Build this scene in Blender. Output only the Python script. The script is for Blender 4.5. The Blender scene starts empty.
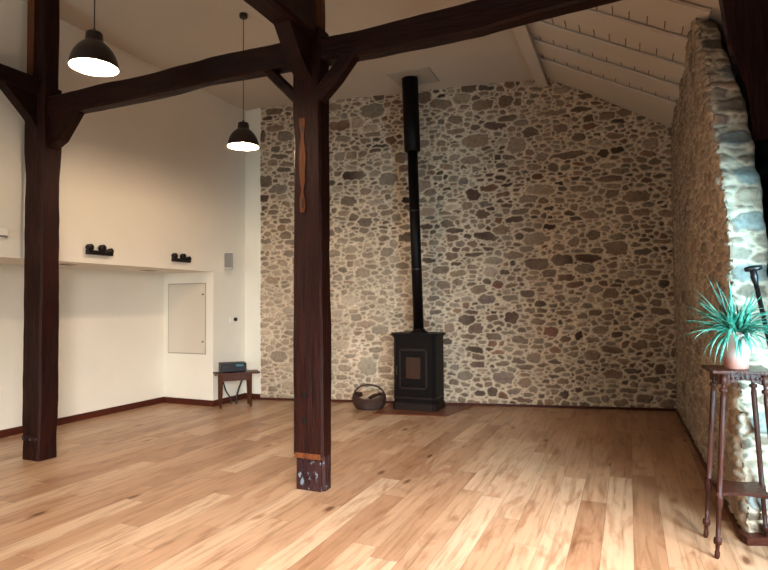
import bpy, bmesh, math, random
import numpy as np
from mathutils import Vector, Matrix, noise
random.seed(7); rng = np.random.default_rng(11)
C = bpy.context.scene.collection
PI = math.pi

# ------------------------------------------------------------------ helpers
def link(o):
    C.objects.link(o); return o

def obj(name, bm, m, parent=None, smooth=False, label=None, loc=None):
    me = bpy.data.meshes.new(name)
    bmesh.ops.recalc_face_normals(bm, faces=bm.faces)
    bm.to_mesh(me); bm.free()
    me.materials.append(m)
    if smooth:
        for p in me.polygons: p.use_smooth = True
    o = link(bpy.data.objects.new(name, me))
    if parent: o.parent = parent
    if loc: o.location = loc
    if label: o['label'] = label
    return o

def tag(o, label, cat, group=None):
    o['label'] = label; o['category'] = cat
    if group: o['group'] = group
    return o

def thing(name, label, cat, loc=(0, 0, 0), rotz=0, group=None):
    o = link(bpy.data.objects.new(name, None))
    o.empty_display_size = .1
    o.location = loc; o.rotation_euler = (0, 0, rotz)
    return tag(o, label, cat, group)

def struct(name, bm, m, parent=None, smooth=False):
    o = obj(name, bm, m, parent, smooth)
    o['kind'] = 'structure'
    return o

def box(bm, c, s, rz=0, bevel=0.0, rot=None):
    r = bmesh.ops.create_cube(bm, size=1)
    vs = r['verts']
    bmesh.ops.scale(bm, vec=s, verts=vs)
    if bevel > 0:
        es = list({e for v in vs for e in v.link_edges})
        rb = bmesh.ops.bevel(bm, geom=es, offset=bevel, segments=2, affect='EDGES', profile=.7)
        vs = list({v for f in rb['faces'] for v in f.verts} | {v for v in vs if v.is_valid})
    M = Matrix.Translation(c) @ (rot if rot else Matrix.Rotation(rz, 4, 'Z'))
    bmesh.ops.transform(bm, matrix=M, verts=vs)
    return vs

def quad(bm, pts):
    return bm.faces.new([bm.verts.new(p) for p in pts])

def tube(bm, pts, rad, n=10, cap=True):
    pts = [Vector(p) for p in pts]
    if not isinstance(rad, (list, tuple)): rad = [rad] * len(pts)
    rings = []
    up = Vector((0, 0, 1))
    d0 = (pts[1] - pts[0]).normalized()
    if abs(d0.z) > .9: up = Vector((0, 1, 0))
    a = d0.cross(up).normalized()
    for i, p in enumerate(pts):
        if i == 0: d = pts[1] - pts[0]
        elif i == len(pts) - 1: d = pts[-1] - pts[-2]
        else: d = pts[i + 1] - pts[i - 1]
        d.normalize()
        a = (a - d * a.dot(d)).normalized()
        b = d.cross(a)
        rings.append([bm.verts.new(p + (a * math.cos(2 * PI * k / n) + b * math.sin(2 * PI * k / n)) * rad[i]) for k in range(n)])
    for r0, r1 in zip(rings, rings[1:]):
        for k in range(n):
            bm.faces.new((r0[k], r0[(k + 1) % n], r1[(k + 1) % n], r1[k]))
    if cap:
        bm.faces.new(rings[0][::-1]); bm.faces.new(rings[-1])

def lathe(bm, prof, n=32, c=(0, 0, 0), cap=False, M=None):
    rings = []
    for r, z in prof:
        rg = []
        for k in range(n):
            p = Vector((r * math.cos(2 * PI * k / n), r * math.sin(2 * PI * k / n), z))
            if M: p = M @ p
            rg.append(bm.verts.new(p + Vector(c)))
        rings.append(rg)
    for r0, r1 in zip(rings, rings[1:]):
        for k in range(n):
            bm.faces.new((r0[k], r0[(k + 1) % n], r1[(k + 1) % n], r1[k]))
    if cap:
        bm.faces.new(rings[0][::-1]); bm.faces.new(rings[-1])

def extrude_poly(bm, poly, d):
    """poly: list of 3D points, d: extrusion vector"""
    a = [bm.verts.new(p) for p in poly]
    b = [bm.verts.new(Vector(p) + Vector(d)) for p in poly]
    bm.faces.new(a[::-1]); bm.faces.new(b)
    n = len(poly)
    for i in range(n):
        bm.faces.new((a[i], a[(i + 1) % n], b[(i + 1) % n], b[i]))

def hewn(bm, stations, side, seed=0, wob=.006, step=.06, n=3):
    """rough squared timber. stations: (point, half width along side, half height). side: unit vector."""
    side = Vector(side).normalized()
    P = [Vector(s[0]) for s in stations]
    L = [0]
    for a, b in zip(P, P[1:]): L.append(L[-1] + (b - a).length)
    N = max(2, int(L[-1] / step)); rings = []
    for i in range(N + 1):
        t = L[-1] * i / N
        k = max(j for j in range(len(L) - 1) if L[j] <= t + 1e-9)
        u = (t - L[k]) / (L[k + 1] - L[k]); 
        c = P[k].lerp(P[k + 1], u)
        w = stations[k][1] * (1 - u) + stations[k + 1][1] * u
        h = stations[k][2] * (1 - u) + stations[k + 1][2] * u
        d = (P[k + 1] - P[k]).normalized()
        upv = side.cross(d).normalized()
        ring = []
        ch = .018
        prof = []
        for sx, sy in ((-1, -1), (1, -1), (1, 1), (-1, 1)):
            nx, ny = {(-1, -1): (1, -1), (1, -1): (1, 1), (1, 1): (-1, 1), (-1, 1): (-1, -1)}[(sx, sy)]
            # chamfer points before and after the corner
            if (sx, sy) == (-1, -1): pre, post = (sx * w, sy * h + ch), (sx * w + ch, sy * h)
            elif (sx, sy) == (1, -1): pre, post = (sx * w - ch, sy * h), (sx * w, sy * h + ch)
            elif (sx, sy) == (1, 1): pre, post = (sx * w, sy * h - ch), (sx * w - ch, sy * h)
            else: pre, post = (sx * w + ch, sy * h), (sx * w, sy * h - ch)
            prof += [pre, post]
        full = []
        for j in range(8):
            a, b = prof[j], prof[(j + 1) % 8]
            full.append(a)
            if j % 2 == 1:
                for q in range(1, n + 1):
                    f = q / (n + 1); full.append((a[0] * (1 - f) + b[0] * f, a[1] * (1 - f) + b[1] * f))
        for (x, y) in full:
            p = c + side * x + upv * y
            q = Vector((x * 6, y * 6, t * 1.7)) + Vector((seed * 7.3, seed * 3.1, 0))
            nn = noise.noise_vector(q) * wob * 1.6 + noise.noise_vector(q * 4) * wob * .6
            ring.append(bm.verts.new(p + nn))
        rings.append(ring)
    m = len(rings[0])
    for r0, r1 in zip(rings, rings[1:]):
        for k in range(m):
            bm.faces.new((r0[k], r0[(k + 1) % m], r1[(k + 1) % m], r1[k]))
    bm.faces.new(rings[0][::-1]); bm.faces.new(rings[-1])

# ------------------------------------------------------------------ materials
def mat(name, col=(.5, .5, .5), rough=.5, metal=0, spec=.5, coat=0):
    m = bpy.data.materials.new(name); m.use_nodes = True
    b = m.node_tree.nodes['Principled BSDF']
    b.inputs['Base Color'].default_value = (*col, 1)
    b.inputs['Roughness'].default_value = rough
    b.inputs['Metallic'].default_value = metal
    b.inputs['Specular IOR Level'].default_value = spec
    b.inputs['Coat Weight'].default_value = coat
    return m

class NT:
    def __init__(s, m):
        s.m = m; s.t = m.node_tree; s.b = s.t.nodes['Principled BSDF']
    def n(s, typ, **kw):
        x = s.t.nodes.new(typ)
        for k, v in kw.items():
            if k.startswith('i_'):
                key = k[2:]
                key = int(key) if key.isdigit() else key.replace('_', ' ')
                if hasattr(v, 'is_output') or isinstance(v, bpy.types.NodeSocket): s.t.links.new(v, x.inputs[key])
                else: x.inputs[key].default_value = v
            else: setattr(x, k, v)
        return x
    def l(s, a, b): s.t.links.new(a, b)
    def math(s, op, a, b=None, c=None):
        x = s.t.nodes.new('ShaderNodeMath'); x.operation = op
        for i, v in enumerate((a, b, c)):
            if v is None: continue
            if isinstance(v, bpy.types.NodeSocket): s.l(v, x.inputs[i])
            else: x.inputs[i].default_value = v
        return x.outputs[0]
    def ramp(s, fac, stops, interp='LINEAR'):
        x = s.t.nodes.new('ShaderNodeValToRGB'); x.color_ramp.interpolation = interp
        el = x.color_ramp.elements
        while len(el) < len(stops): el.new(.5)
        for e, (p, c) in zip(el, stops):
            e.position = p; e.color = (*c, 1) if len(c) == 3 else c
        s.l(fac, x.inputs[0]); return x.outputs[0]
    def mix(s, fac, a, b, blend='MIX'):
        x = s.t.nodes.new('ShaderNodeMix'); x.data_type = 'RGBA'; x.blend_type = blend
        for sock, v in ((x.inputs[0], fac), (x.inputs[6], a), (x.inputs[7], b)):
            if isinstance(v, bpy.types.NodeSocket): s.l(v, sock)
            elif isinstance(v, (int, float)): sock.default_value = v
            else: sock.default_value = (*v, 1)
        return x.outputs[2]
    def bump(s, h, strength=.3, dist=.01):
        x = s.n('ShaderNodeBump'); x.inputs['Strength'].default_value = strength
        x.inputs['Distance'].default_value = dist
        s.l(h, x.inputs['Height']); s.l(x.outputs[0], s.b.inputs['Normal'])
    def coords(s, kind='Object', scale=(1, 1, 1), rot=(0, 0, 0)):
        tc = s.n('ShaderNodeTexCoord'); mp = s.n('ShaderNodeMapping')
        mp.inputs['Scale'].default_value = scale; mp.inputs['Rotation'].default_value = rot
        s.l(tc.outputs[kind], mp.inputs[0]); return mp.outputs[0]

def timber_mat(name, dark, light, axis='Z', rough=.42, paint=0.0):
    m = mat(name, dark, rough, spec=.14); t = NT(m)
    sc = {'Z': (9, 9, .9), 'X': (.9, 9, 9), 'Y': (9, .9, 9)}[axis]
    co = t.coords('Object', sc)
    a = t.n('ShaderNodeTexNoise', i_Vector=co, i_Scale=2.2, i_Detail=8.0, i_Roughness=.65)
    co2 = t.coords('Object', (1, 1, 1))
    b = t.n('ShaderNodeTexNoise', i_Vector=co2, i_Scale=1.7, i_Detail=4.0)
    f = t.math('ADD', t.math('MULTIPLY', a.outputs[0], .6), t.math('MULTIPLY', b.outputs[0], .4))
    col = t.ramp(f, [(.36, dark), (.52, tuple((x + y) / 2 for x, y in zip(dark, light))), (.68, light)])
    if paint > 0:
        w = t.n('ShaderNodeTexNoise', i_Vector=t.coords('Object', (14, 14, 9)), i_Scale=1.6, i_Detail=6.0, i_Roughness=.7)
        sep = t.n('ShaderNodeSeparateXYZ'); t.l(co2, sep.inputs[0])
        low = t.math('SUBTRACT', 1.0, t.math('MULTIPLY', sep.outputs[2], 2.1)); 
        msk = t.math('MULTIPLY', t.math('GREATER_THAN', w.outputs[0], .60), t.math('GREATER_THAN', low, 0.0))
        col = t.mix(t.math('MULTIPLY', msk, paint), col, (.22, .30, .36))
    t.l(col, t.b.inputs['Base Color'])
    g = t.n('ShaderNodeTexNoise', i_Vector=co, i_Scale=7.0, i_Detail=6.0)
    t.bump(t.math('ADD', a.outputs[0], t.math('MULTIPLY', g.outputs[0], .5)), .55, .02)
    return m

M = {}
M['timber_v'] = timber_mat('dark_timber_upright', (.007, .0010, .0006), (.026, .0045, .0022), 'Z', .55)
M['timber_base'] = timber_mat('dark_timber_foot', (.012, .004, .005), (.04, .015, .013), 'Z', .45, paint=.45)
M['timber_x'] = timber_mat('dark_timber_tie', (.006, .0011, .0007), (.024, .0050, .0026), 'X', .5)
M['timber_y'] = timber_mat('dark_timber_long', (.006, .0011, .0007), (.022, .0045, .0024), 'Y', .5)
M['timber_new'] = timber_mat('orange_timber', (.06, .017, .007), (.16, .050, .016), 'Z', .5)
M['wood_stand'] = timber_mat('stand_wood', (.022, .007, .005), (.07, .022, .014), 'Z', .25)
M['wood_table'] = timber_mat('table_wood', (.035, .011, .006), (.10, .034, .017), 'Z', .4)
M['skirting'] = timber_mat('skirting_wood', (.045, .010, .006), (.085, .021, .011), 'Y', .35)
M['black'] = mat('black_steel', (.008, .005, .005), .38, .3)
M['stove'] = mat('stove_steel', (.0035, .0015, .0015), .5, 0, .13)
M['stove_edge'] = mat('stove_moulding', (.014, .006, .005), .4, .4)
M['stove_glass'] = mat('stove_glass', (.035, .013, .008), .25, 0, .5)
M['lamp_out'] = mat('lamp_black_enamel', (.014, .006, .005), .38, .1)
M['lamp_in'] = mat('lamp_white_enamel', (.9, .87, .80), .5)
M['white_gloss'] = mat('white_plastic', (.80, .78, .72), .4)
M['grille'] = mat('grey_grille', (.16, .15, .14), .6)
M['log'] = timber_mat('log_wood', (.22, .12, .06), (.50, .36, .24), 'X', .7)
M['soil'] = mat('soil', (.03, .018, .012), .95)
M['leaf'] = mat('leaf_green', (.03, .26, .17), .38, spec=.6)
M['bottle'] = mat('dark_cable', (.012, .012, .016), .5)
M['amp'] = mat('amplifier_case', (.005, .004, .008), .45, 0, .2)
M['amp_highlight'] = mat('amplifier_highlight', (.02, .12, .16), .3)
M['dark_panel'] = timber_mat('door_dark_wood', (.010, .004, .005), (.028, .010, .010), 'Z', .22)
M['glow'] = mat('bulb', (1, .9, .75), .5)
b_ = M['glow'].node_tree.nodes['Principled BSDF']
b_.inputs['Emission Color'].default_value = (1, .80, .58, 1); b_.inputs['Emission Strength'].default_value = 60

# leaf variegation
t = NT(M['leaf'])
nz = t.n('ShaderNodeTexNoise', i_Vector=t.coords('Object', (1, 1, 1)), i_Scale=22.0, i_Detail=3.0)
t.l(t.ramp(nz.outputs[0], [(.3, (.008, .075, .05)), (.5, (.02, .16, .105)), (.74, (.16, .42, .29))]), t.b.inputs['Base Color'])

# wicker
M['wicker'] = mat('wicker', (.06, .022, .012), .6); t = NT(M['wicker'])
wv = t.n('ShaderNodeTexWave', i_Vector=t.coords('Object', (1, 1, 1)), i_Scale=18.0, i_Distortion=2.0); wv.bands_direction = 'Z'
t.l(t.ramp(wv.outputs[0], [(.2, (.012, .004, .003)), (.8, (.06, .022, .012))]), t.b.inputs['Base Color'])
t.bump(wv.outputs[0], .8, .01)

# pot
M['pot'] = mat('pot_ceramic', (.38, .32, .27), .6); t = NT(M['pot'])
sp = t.n('ShaderNodeSeparateXYZ'); t.l(t.coords('Object'), sp.inputs[0])
nz = t.n('ShaderNodeTexNoise', i_Vector=t.coords('Object'), i_Scale=9.0, i_Detail=4.0)
zz = t.math('ADD', sp.outputs[2], t.math('MULTIPLY', t.math('SUBTRACT', nz.outputs[0], .5), .03))
t.l(t.ramp(zz, [(.0, (.40, .15, .11)), (.05, (.42, .18, .14)), (.085, (.36, .28, .235)), (1, (.38, .335, .295))]), t.b.inputs['Base Color'])

def plaster(name, col, bump=.12):
    m = mat(name, col, .85, spec=.2); t = NT(m)
    co = t.coords('Object')
    a = t.n('ShaderNodeTexNoise', i_Vector=co, i_Scale=1.3, i_Detail=5.0)
    c1 = tuple(x * .955 for x in col)
    t.l(t.ramp(a.outputs[0], [(.35, c1), (.65, col)]), t.b.inputs['Base Color'])
    b = t.n('ShaderNodeTexNoise', i_Vector=co, i_Scale=14.0, i_Detail=6.0)
    t.bump(b.outputs[0], bump, .02)
    return m
M['plaster'] = plaster('white_plaster', (.76, .72, .63))
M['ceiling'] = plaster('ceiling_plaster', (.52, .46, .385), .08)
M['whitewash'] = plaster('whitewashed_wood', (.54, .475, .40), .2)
M['panel_paint'] = plaster('panel_paint', (.62, .56, .475), .03)
M['plate'] = plaster('plate_paint', (.38, .34, .285), .03)
M['joint'] = mat('joint_shadow_gap', (.13, .09, .065), .9)

# floor: oak planks running along Y
def floor_mat():
    m = mat('oak_floor', (.5, .35, .2), .36, spec=.5); t = NT(m)
    tc = t.n('ShaderNodeTexCoord'); s = t.n('ShaderNodeSeparateXYZ'); t.l(tc.outputs['Object'], s.inputs[0])
    W, Ln = .185, 1.9
    xs = t.math('DIVIDE', s.outputs[0], W); row = t.math('FLOOR', xs); fx = t.math('FRACT', xs)
    wn = t.n('ShaderNodeTexWhiteNoise', noise_dimensions='1D'); t.l(row, wn.inputs['W'])
    ys = t.math('ADD', t.math('DIVIDE', s.outputs[1], Ln), t.math('MULTIPLY', wn.outputs[0], 7.0))
    seg = t.math('FLOOR', ys); fy = t.math('FRACT', ys)
    cid = t.n('ShaderNodeCombineXYZ'); t.l(row, cid.inputs[0]); t.l(seg, cid.inputs[1])
    w2 = t.n('ShaderNodeTexWhiteNoise', noise_dimensions='2D'); t.l(cid.outputs[0], w2.inputs['Vector'])
    rnd = w2.outputs[0]
    # grain coordinates shifted per plank
    off = t.n('ShaderNodeVectorMath', operation='SCALE'); t.l(w2.outputs['Color'], off.inputs[0]); off.inputs['Scale'].default_value = 17
    add = t.n('ShaderNodeVectorMath', operation='ADD'); t.l(tc.outputs['Object'], add.inputs[0]); t.l(off.outputs[0], add.inputs[1])
    mp = t.n('ShaderNodeMapping'); mp.inputs['Scale'].default_value = (14, 1.0, 1); t.l(add.outputs[0], mp.inputs[0])
    g1 = t.n('ShaderNodeTexNoise', i_Vector=mp.outputs[0], i_Scale=1.6, i_Detail=7.0, i_Roughness=.6, i_Distortion=.6)
    mp2 = t.n('ShaderNodeMapping'); mp2.inputs['Scale'].default_value = (5, 1.3, 1); t.l(add.outputs[0], mp2.inputs[0])
    g2 = t.n('ShaderNodeTexNoise', i_Vector=mp2.outputs[0], i_Scale=1.2, i_Detail=4.0, i_Distortion=1.2)
    base = t.ramp(rnd, [(0, (.33, .175, .095)), (.25, (.41, .235, .135)), (.65, (.48, .30, .185)), (1, (.55, .375, .245))])
    grain = t.ramp(g1.outputs[0], [(.30, (.55, .46, .38)), (.48, (.92, .90, .87)), (.7, (1.08, 1.06, 1.03))])
    col = t.mix(1.0, base, grain, 'MULTIPLY')
    fig = t.ramp(g2.outputs[0], [(.34, (.72, .60, .52)), (.46, (1, 1, 1)), (1, (1.04, 1.03, 1.0))])
    col = t.mix(.8, col, fig, 'MULTIPLY')
    # knots
    mp3 = t.n('ShaderNodeMapping'); mp3.inputs['Scale'].default_value = (2.6, 1.05, 1); t.l(add.outputs[0], mp3.inputs[0])
    dn = t.n('ShaderNodeTexNoise', i_Vector=mp3.outputs[0], i_Scale=9.0, i_Detail=2.0)
    vo = t.n('ShaderNodeTexVoronoi', i_Vector=mp3.outputs[0], i_Scale=1.25)
    dist = t.math('ADD', vo.outputs['Distance'], t.math('MULTIPLY', dn.outputs[0], .07))
    k = t.ramp(dist, [(.075, (.16, .085, .05)), (.105, (.55, .42, .33)), (.17, (1, 1, 1))])
    col = t.mix(.85, col, k, 'MULTIPLY')
    # joints
    ex = t.math('MINIMUM', fx, t.math('SUBTRACT', 1.0, fx)); ey = t.math('MINIMUM', fy, t.math('SUBTRACT', 1.0, fy))
    jx = t.math('LESS_THAN', ex, .011); jy = t.math('LESS_THAN', ey, .0011)
    j = t.math('MAXIMUM', jx, jy)
    col = t.mix(t.math('MULTIPLY', j, .55), col, (.13, .07, .04))
    t.l(col, t.b.inputs['Base Color'])
    rr = t.math('ADD', .30, t.math('MULTIPLY', g1.outputs[0], .18)); t.l(rr, t.b.inputs['Roughness'])
    h = t.math('SUBTRACT', t.math('MULTIPLY', g1.outputs[0], .25), t.math('MULTIPLY', j, 1.0))
    t.bump(h, .25, .004)
    return m
M['floor'] = floor_mat()

def stone_mat():
    m = mat('rubble_stone', (.3, .25, .2), .88, spec=.25); t = NT(m)
    at = t.n('ShaderNodeAttribute'); at.attribute_name = 'stonecol'
    co = t.coords('Object')
    a = t.n('ShaderNodeTexNoise', i_Vector=co, i_Scale=26.0, i_Detail=8.0, i_Roughness=.65)
    v = t.ramp(a.outputs[0], [(.3, (.70, .68, .66)), (.5, (1, 1, 1)), (.72, (1.22, 1.2, 1.16))])
    t.l(t.mix(1.0, at.outputs['Color'], v, 'MULTIPLY'), t.b.inputs['Base Color'])
    b = t.n('ShaderNodeTexNoise', i_Vector=co, i_Scale=60.0, i_Detail=6.0)
    t.bump(t.math('ADD', a.outputs[0], t.math('MULTIPLY', b.outputs[0], .5)), .7, .018)
    return m
M['stone'] = stone_mat()

# ------------------------------------------------------------------ rubble masonry field
PAL = {'d': (.080, .046, .032), 'k': (.030, .016, .012), 'm': (.175, .110, .074), 'l': (.28, .205, .145), 'g': (.175, .132, .100), 'r': (.15, .066, .040), 'c': (.13, .175, .185), 'b': (.13, .14, .135)}
def masonry(U, V, res, special='', density=1.0, seed=3, light=0.0, mortar=(.57, .45, .33)):
    """height and colour maps of a rubble wall U x V metres"""
    r = np.random.default_rng(seed)
    st = []
    for s in special.split():
        a = s.split(','); st.append((float(a[0]), float(a[1]), float(a[2]) * 1.0, float(a[3]) * 1.0, a[4]))
    cell = {}
    def key(u, v): return int(u / .3), int(v / .3)
    def put(s): cell.setdefault(key(s[0], s[1]), []).append(s)
    for s in st: put(s)
    def ok(u, v, a, b):
        ku, kv = key(u, v)
        for i in range(ku - 2, ku + 3):
            for j in range(kv - 2, kv + 3):
                for s in cell.get((i, j), ()):
                    if ((u - s[0]) / (a + s[2]))**2 + ((v - s[1]) / (b + s[3]))**2 < .86: return False
        return True
    tries = [(.120, .045, 200), (.092, .040, 600), (.070, .034, 2200), (.053, .029, 7500), (.040, .024, 16000), (.027, .018, 24000)]
    area = U * V / 30.0
    for a0, b0, n in tries:
        for _ in range(int(n * area * density)):
            u = r.random() * U; v = r.random() * V
            a = a0 * r.uniform(.8, 1.25); b = b0 * r.uniform(.7, 1.3)
            if r.random() < .22: b = min(b * 1.5, a)
            if ok(u, v, a, b):
                q = r.random()
                kd = 'd' if q < .20 else 'k' if q < .23 else 'r' if q < .30 else 'g' if q < .50 else 'l' if q < .66 else 'm'
                s = (u, v, a, b, kd); st.append(s); put(s)
    nu, nv = int(U / res) + 1, int(V / res) + 1
    uu = np.arange(nu) * res; vv = np.arange(nv) * res
    GU, GV = np.meshgrid(uu, vv)
    def nz(sc, sd):
        rr = np.random.default_rng(sd); gx, gy = int(U / sc) + 3, int(V / sc) + 3
        g = rr.standard_normal((gy, gx)); x = GU / sc; y = GV / sc
        i = x.astype(int); j = y.astype(int); fx = x - i; fy = y - j
        fx = fx * fx * (3 - 2 * fx); fy = fy * fy * (3 - 2 * fy)
        return (g[j, i] * (1 - fx) * (1 - fy) + g[j, i + 1] * fx * (1 - fy) + g[j + 1, i] * (1 - fx) * fy + g[j + 1, i + 1] * fx * fy)
    WU = GU + nz(.07, seed + 1) * .009 + nz(.03, seed + 2) * .004
    WV = GV + nz(.08, seed + 3) * .007 + nz(.03, seed + 4) * .004
    d1 = np.full((nv, nu), 9.0); d2 = np.full((nv, nu), 9.0); idx = np.zeros((nv, nu), int)
    for k, (u, v, a, b, kd) in enumerate(st):
        i0, i1 = max(0, int((u - 2.0 * a) / res)), min(nu, int((u + 2.0 * a) / res) + 2)
        j0, j1 = max(0, int((v - 2.2 * b) / res)), min(nv, int((v + 2.2 * b) / res) + 2)
        if i1 <= i0 or j1 <= j0: continue
        th = ((k * 37) % 19 - 9) * .02
        x = WU[j0:j1, i0:i1] - u; y = WV[j0:j1, i0:i1] - v
        X = np.abs(x * math.cos(th) + y * math.sin(th)) / a; Y = np.abs(-x * math.sin(th) + y * math.cos(th)) / b
        p = 2.2 + (k % 5) * .35
        d = (X**p + Y**p)**(1 / p) * (.98)
        D1 = d1[j0:j1, i0:i1]; D2 = d2[j0:j1, i0:i1]; I = idx[j0:j1, i0:i1]
        c = d < D1
        D2[:] = np.where(c, D1, np.minimum(D2, d)); I[:] = np.where(c, k, I); D1[:] = np.where(c, d, D1)
    S = np.array([[s[2], s[3]] for s in st])
    sm = np.minimum(S[:, 0], S[:, 1])[idx]
    e1 = (1.06 - d1) * sm            # metres to own rim
    e2 = (d2 - d1) * sm * .5        # metres to border with neighbour
    e = np.minimum(e1, e2 - .0058)
    mask = np.clip((e + .003) / .010, 0, 1); mask = mask * mask * (3 - 2 * mask)
    relief = np.random.default_rng(seed + 5).uniform(.35, 1.0, len(st))[idx]
    h = mask * (.010 + .014 * relief) * np.clip(.55 + e / .03, 0, 1) + nz(.05, seed + 6) * .0022 + nz(.5, seed + 7) * .006
    base = np.array([PAL[s[4]] for s in st]); jit = np.random.default_rng(seed + 8).normal(1, .16, (len(st), 1)) * np.random.default_rng(seed + 9).normal(1, .022, (len(st), 3))
    base = base * np.clip(jit, .5, 1.6)
    mort = np.array(mortar)[None, None] * (1 + .06 * nz(.22, seed + 10))[..., None]
    blot = np.clip(.5 + .5 * nz(.35, seed + 12), 0, 1)[..., None] * .35 + (light(GU, GV)[..., None] if callable(light) else light)    # mortar smeared over some faces, plus extra paling per wall
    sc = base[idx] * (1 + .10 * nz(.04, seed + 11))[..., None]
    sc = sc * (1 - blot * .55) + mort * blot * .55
    col = mort * (1 - mask[..., None]) + sc * mask[..., None]
    return h, np.clip(col, .01, .9)

def samp(A, u, v, res):
    nv, nu = A.shape[:2]
    x = np.clip(np.asarray(u) / res, 0, nu - 1.001); y = np.clip(np.asarray(v) / res, 0, nv - 1.001)
    i = x.astype(int); j = y.astype(int); fx = x - i; fy = y - j
    if A.ndim == 3: fx = fx[..., None]; fy = fy[..., None]
    return A[j, i] * (1 - fx) * (1 - fy) + A[j, i + 1] * fx * (1 - fy) + A[j + 1, i] * (1 - fx) * fy + A[j + 1, i + 1] * fx * fy

def grid_mesh(name, P, COL, m, keep=None):
    nv, nu = P.shape[:2]
    ids = np.arange(nv * nu).reshape(nv, nu)
    q = np.stack([ids[:-1, :-1], ids[:-1, 1:], ids[1:, 1:], ids[1:, :-1]], -1)
    if keep is not None:
        k = keep[:-1, :-1] & keep[:-1, 1:] & keep[1:, 1:] & keep[1:, :-1]
        q = q[k]
    q = q.reshape(-1, 4)
    me = bpy.data.meshes.new(name)
    me.vertices.add(nv * nu); me.vertices.foreach_set('co', P.reshape(-1).astype(np.float32))
    me.loops.add(len(q) * 4); me.loops.foreach_set('vertex_index', q.reshape(-1).astype(np.int32))
    me.polygons.add(len(q)); me.polygons.foreach_set('loop_start', np.arange(len(q), dtype=np.int32) * 4)
    me.update(calc_edges=True)
    at = me.color_attributes.new('stonecol', 'FLOAT_COLOR', 'POINT')
    c4 = np.concatenate([COL, np.ones(COL.shape[:2] + (1,))], -1)
    at.data.foreach_set('color', c4.reshape(-1).astype(np.float32))
    me.polygons.foreach_set('use_smooth', np.ones(len(q), bool))
    me.materials.append(m)
    if keep is not None:
        bm = bmesh.new(); bm.from_mesh(me)
        bmesh.ops.delete(bm, geom=[v for v in bm.verts if not v.link_faces], context='VERTS')
        bm.to_mesh(me); bm.free()
    o = link(bpy.data.objects.new(name, me)); o['kind'] = 'structure'
    return o

# ------------------------------------------------------------------ setting
XL, XN, ZS, YE, YB = -5.772, -6.749, 2.03, 6.827, 7.60     # left wall, niche back, soffit, niche end, corner
YR = -3.5                                                   # rear wall behind the viewer
XRG = -1.085                                                # ridge purlin
def zc(x):
    return 4.74 + .03 * (x + 5.45) if x < XRG else 4.87 - .527 * (x - XRG)

bm = bmesh.new(); box(bm, (-2.85, 2.9, -.05), (8.3, 13.2, .1)); struct('floor', bm, M['floor'])

# left wall with niche
bm = bmesh.new()
box(bm, ((XL + XN) / 2 - .1, (YR + YE) / 2, (ZS + 5.2) / 2), (XL - XN + .2, YE - YR, 5.2 - ZS))       # upper block, its underside is the soffit
box(bm, ((XL + XN) / 2 - .1, (YE + YB + .3) / 2, 2.6), (XL - XN + .2, YB + .3 - YE, 5.2))              # end block
struct('wall_left', bm, M['plaster'])
bm = bmesh.new(); box(bm, (XN - .1, (YR + YE) / 2, ZS / 2), (.2, YE - YR, ZS)); struct('wall_left_niche', bm, M['plaster'])
bm = bmesh.new(); box(bm, (-5.62, YB + .15, 2.5), (.304, .3, 5.0)); struct('wall_corner', bm, M['plaster'])
# soffit grilles are things further below

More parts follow.
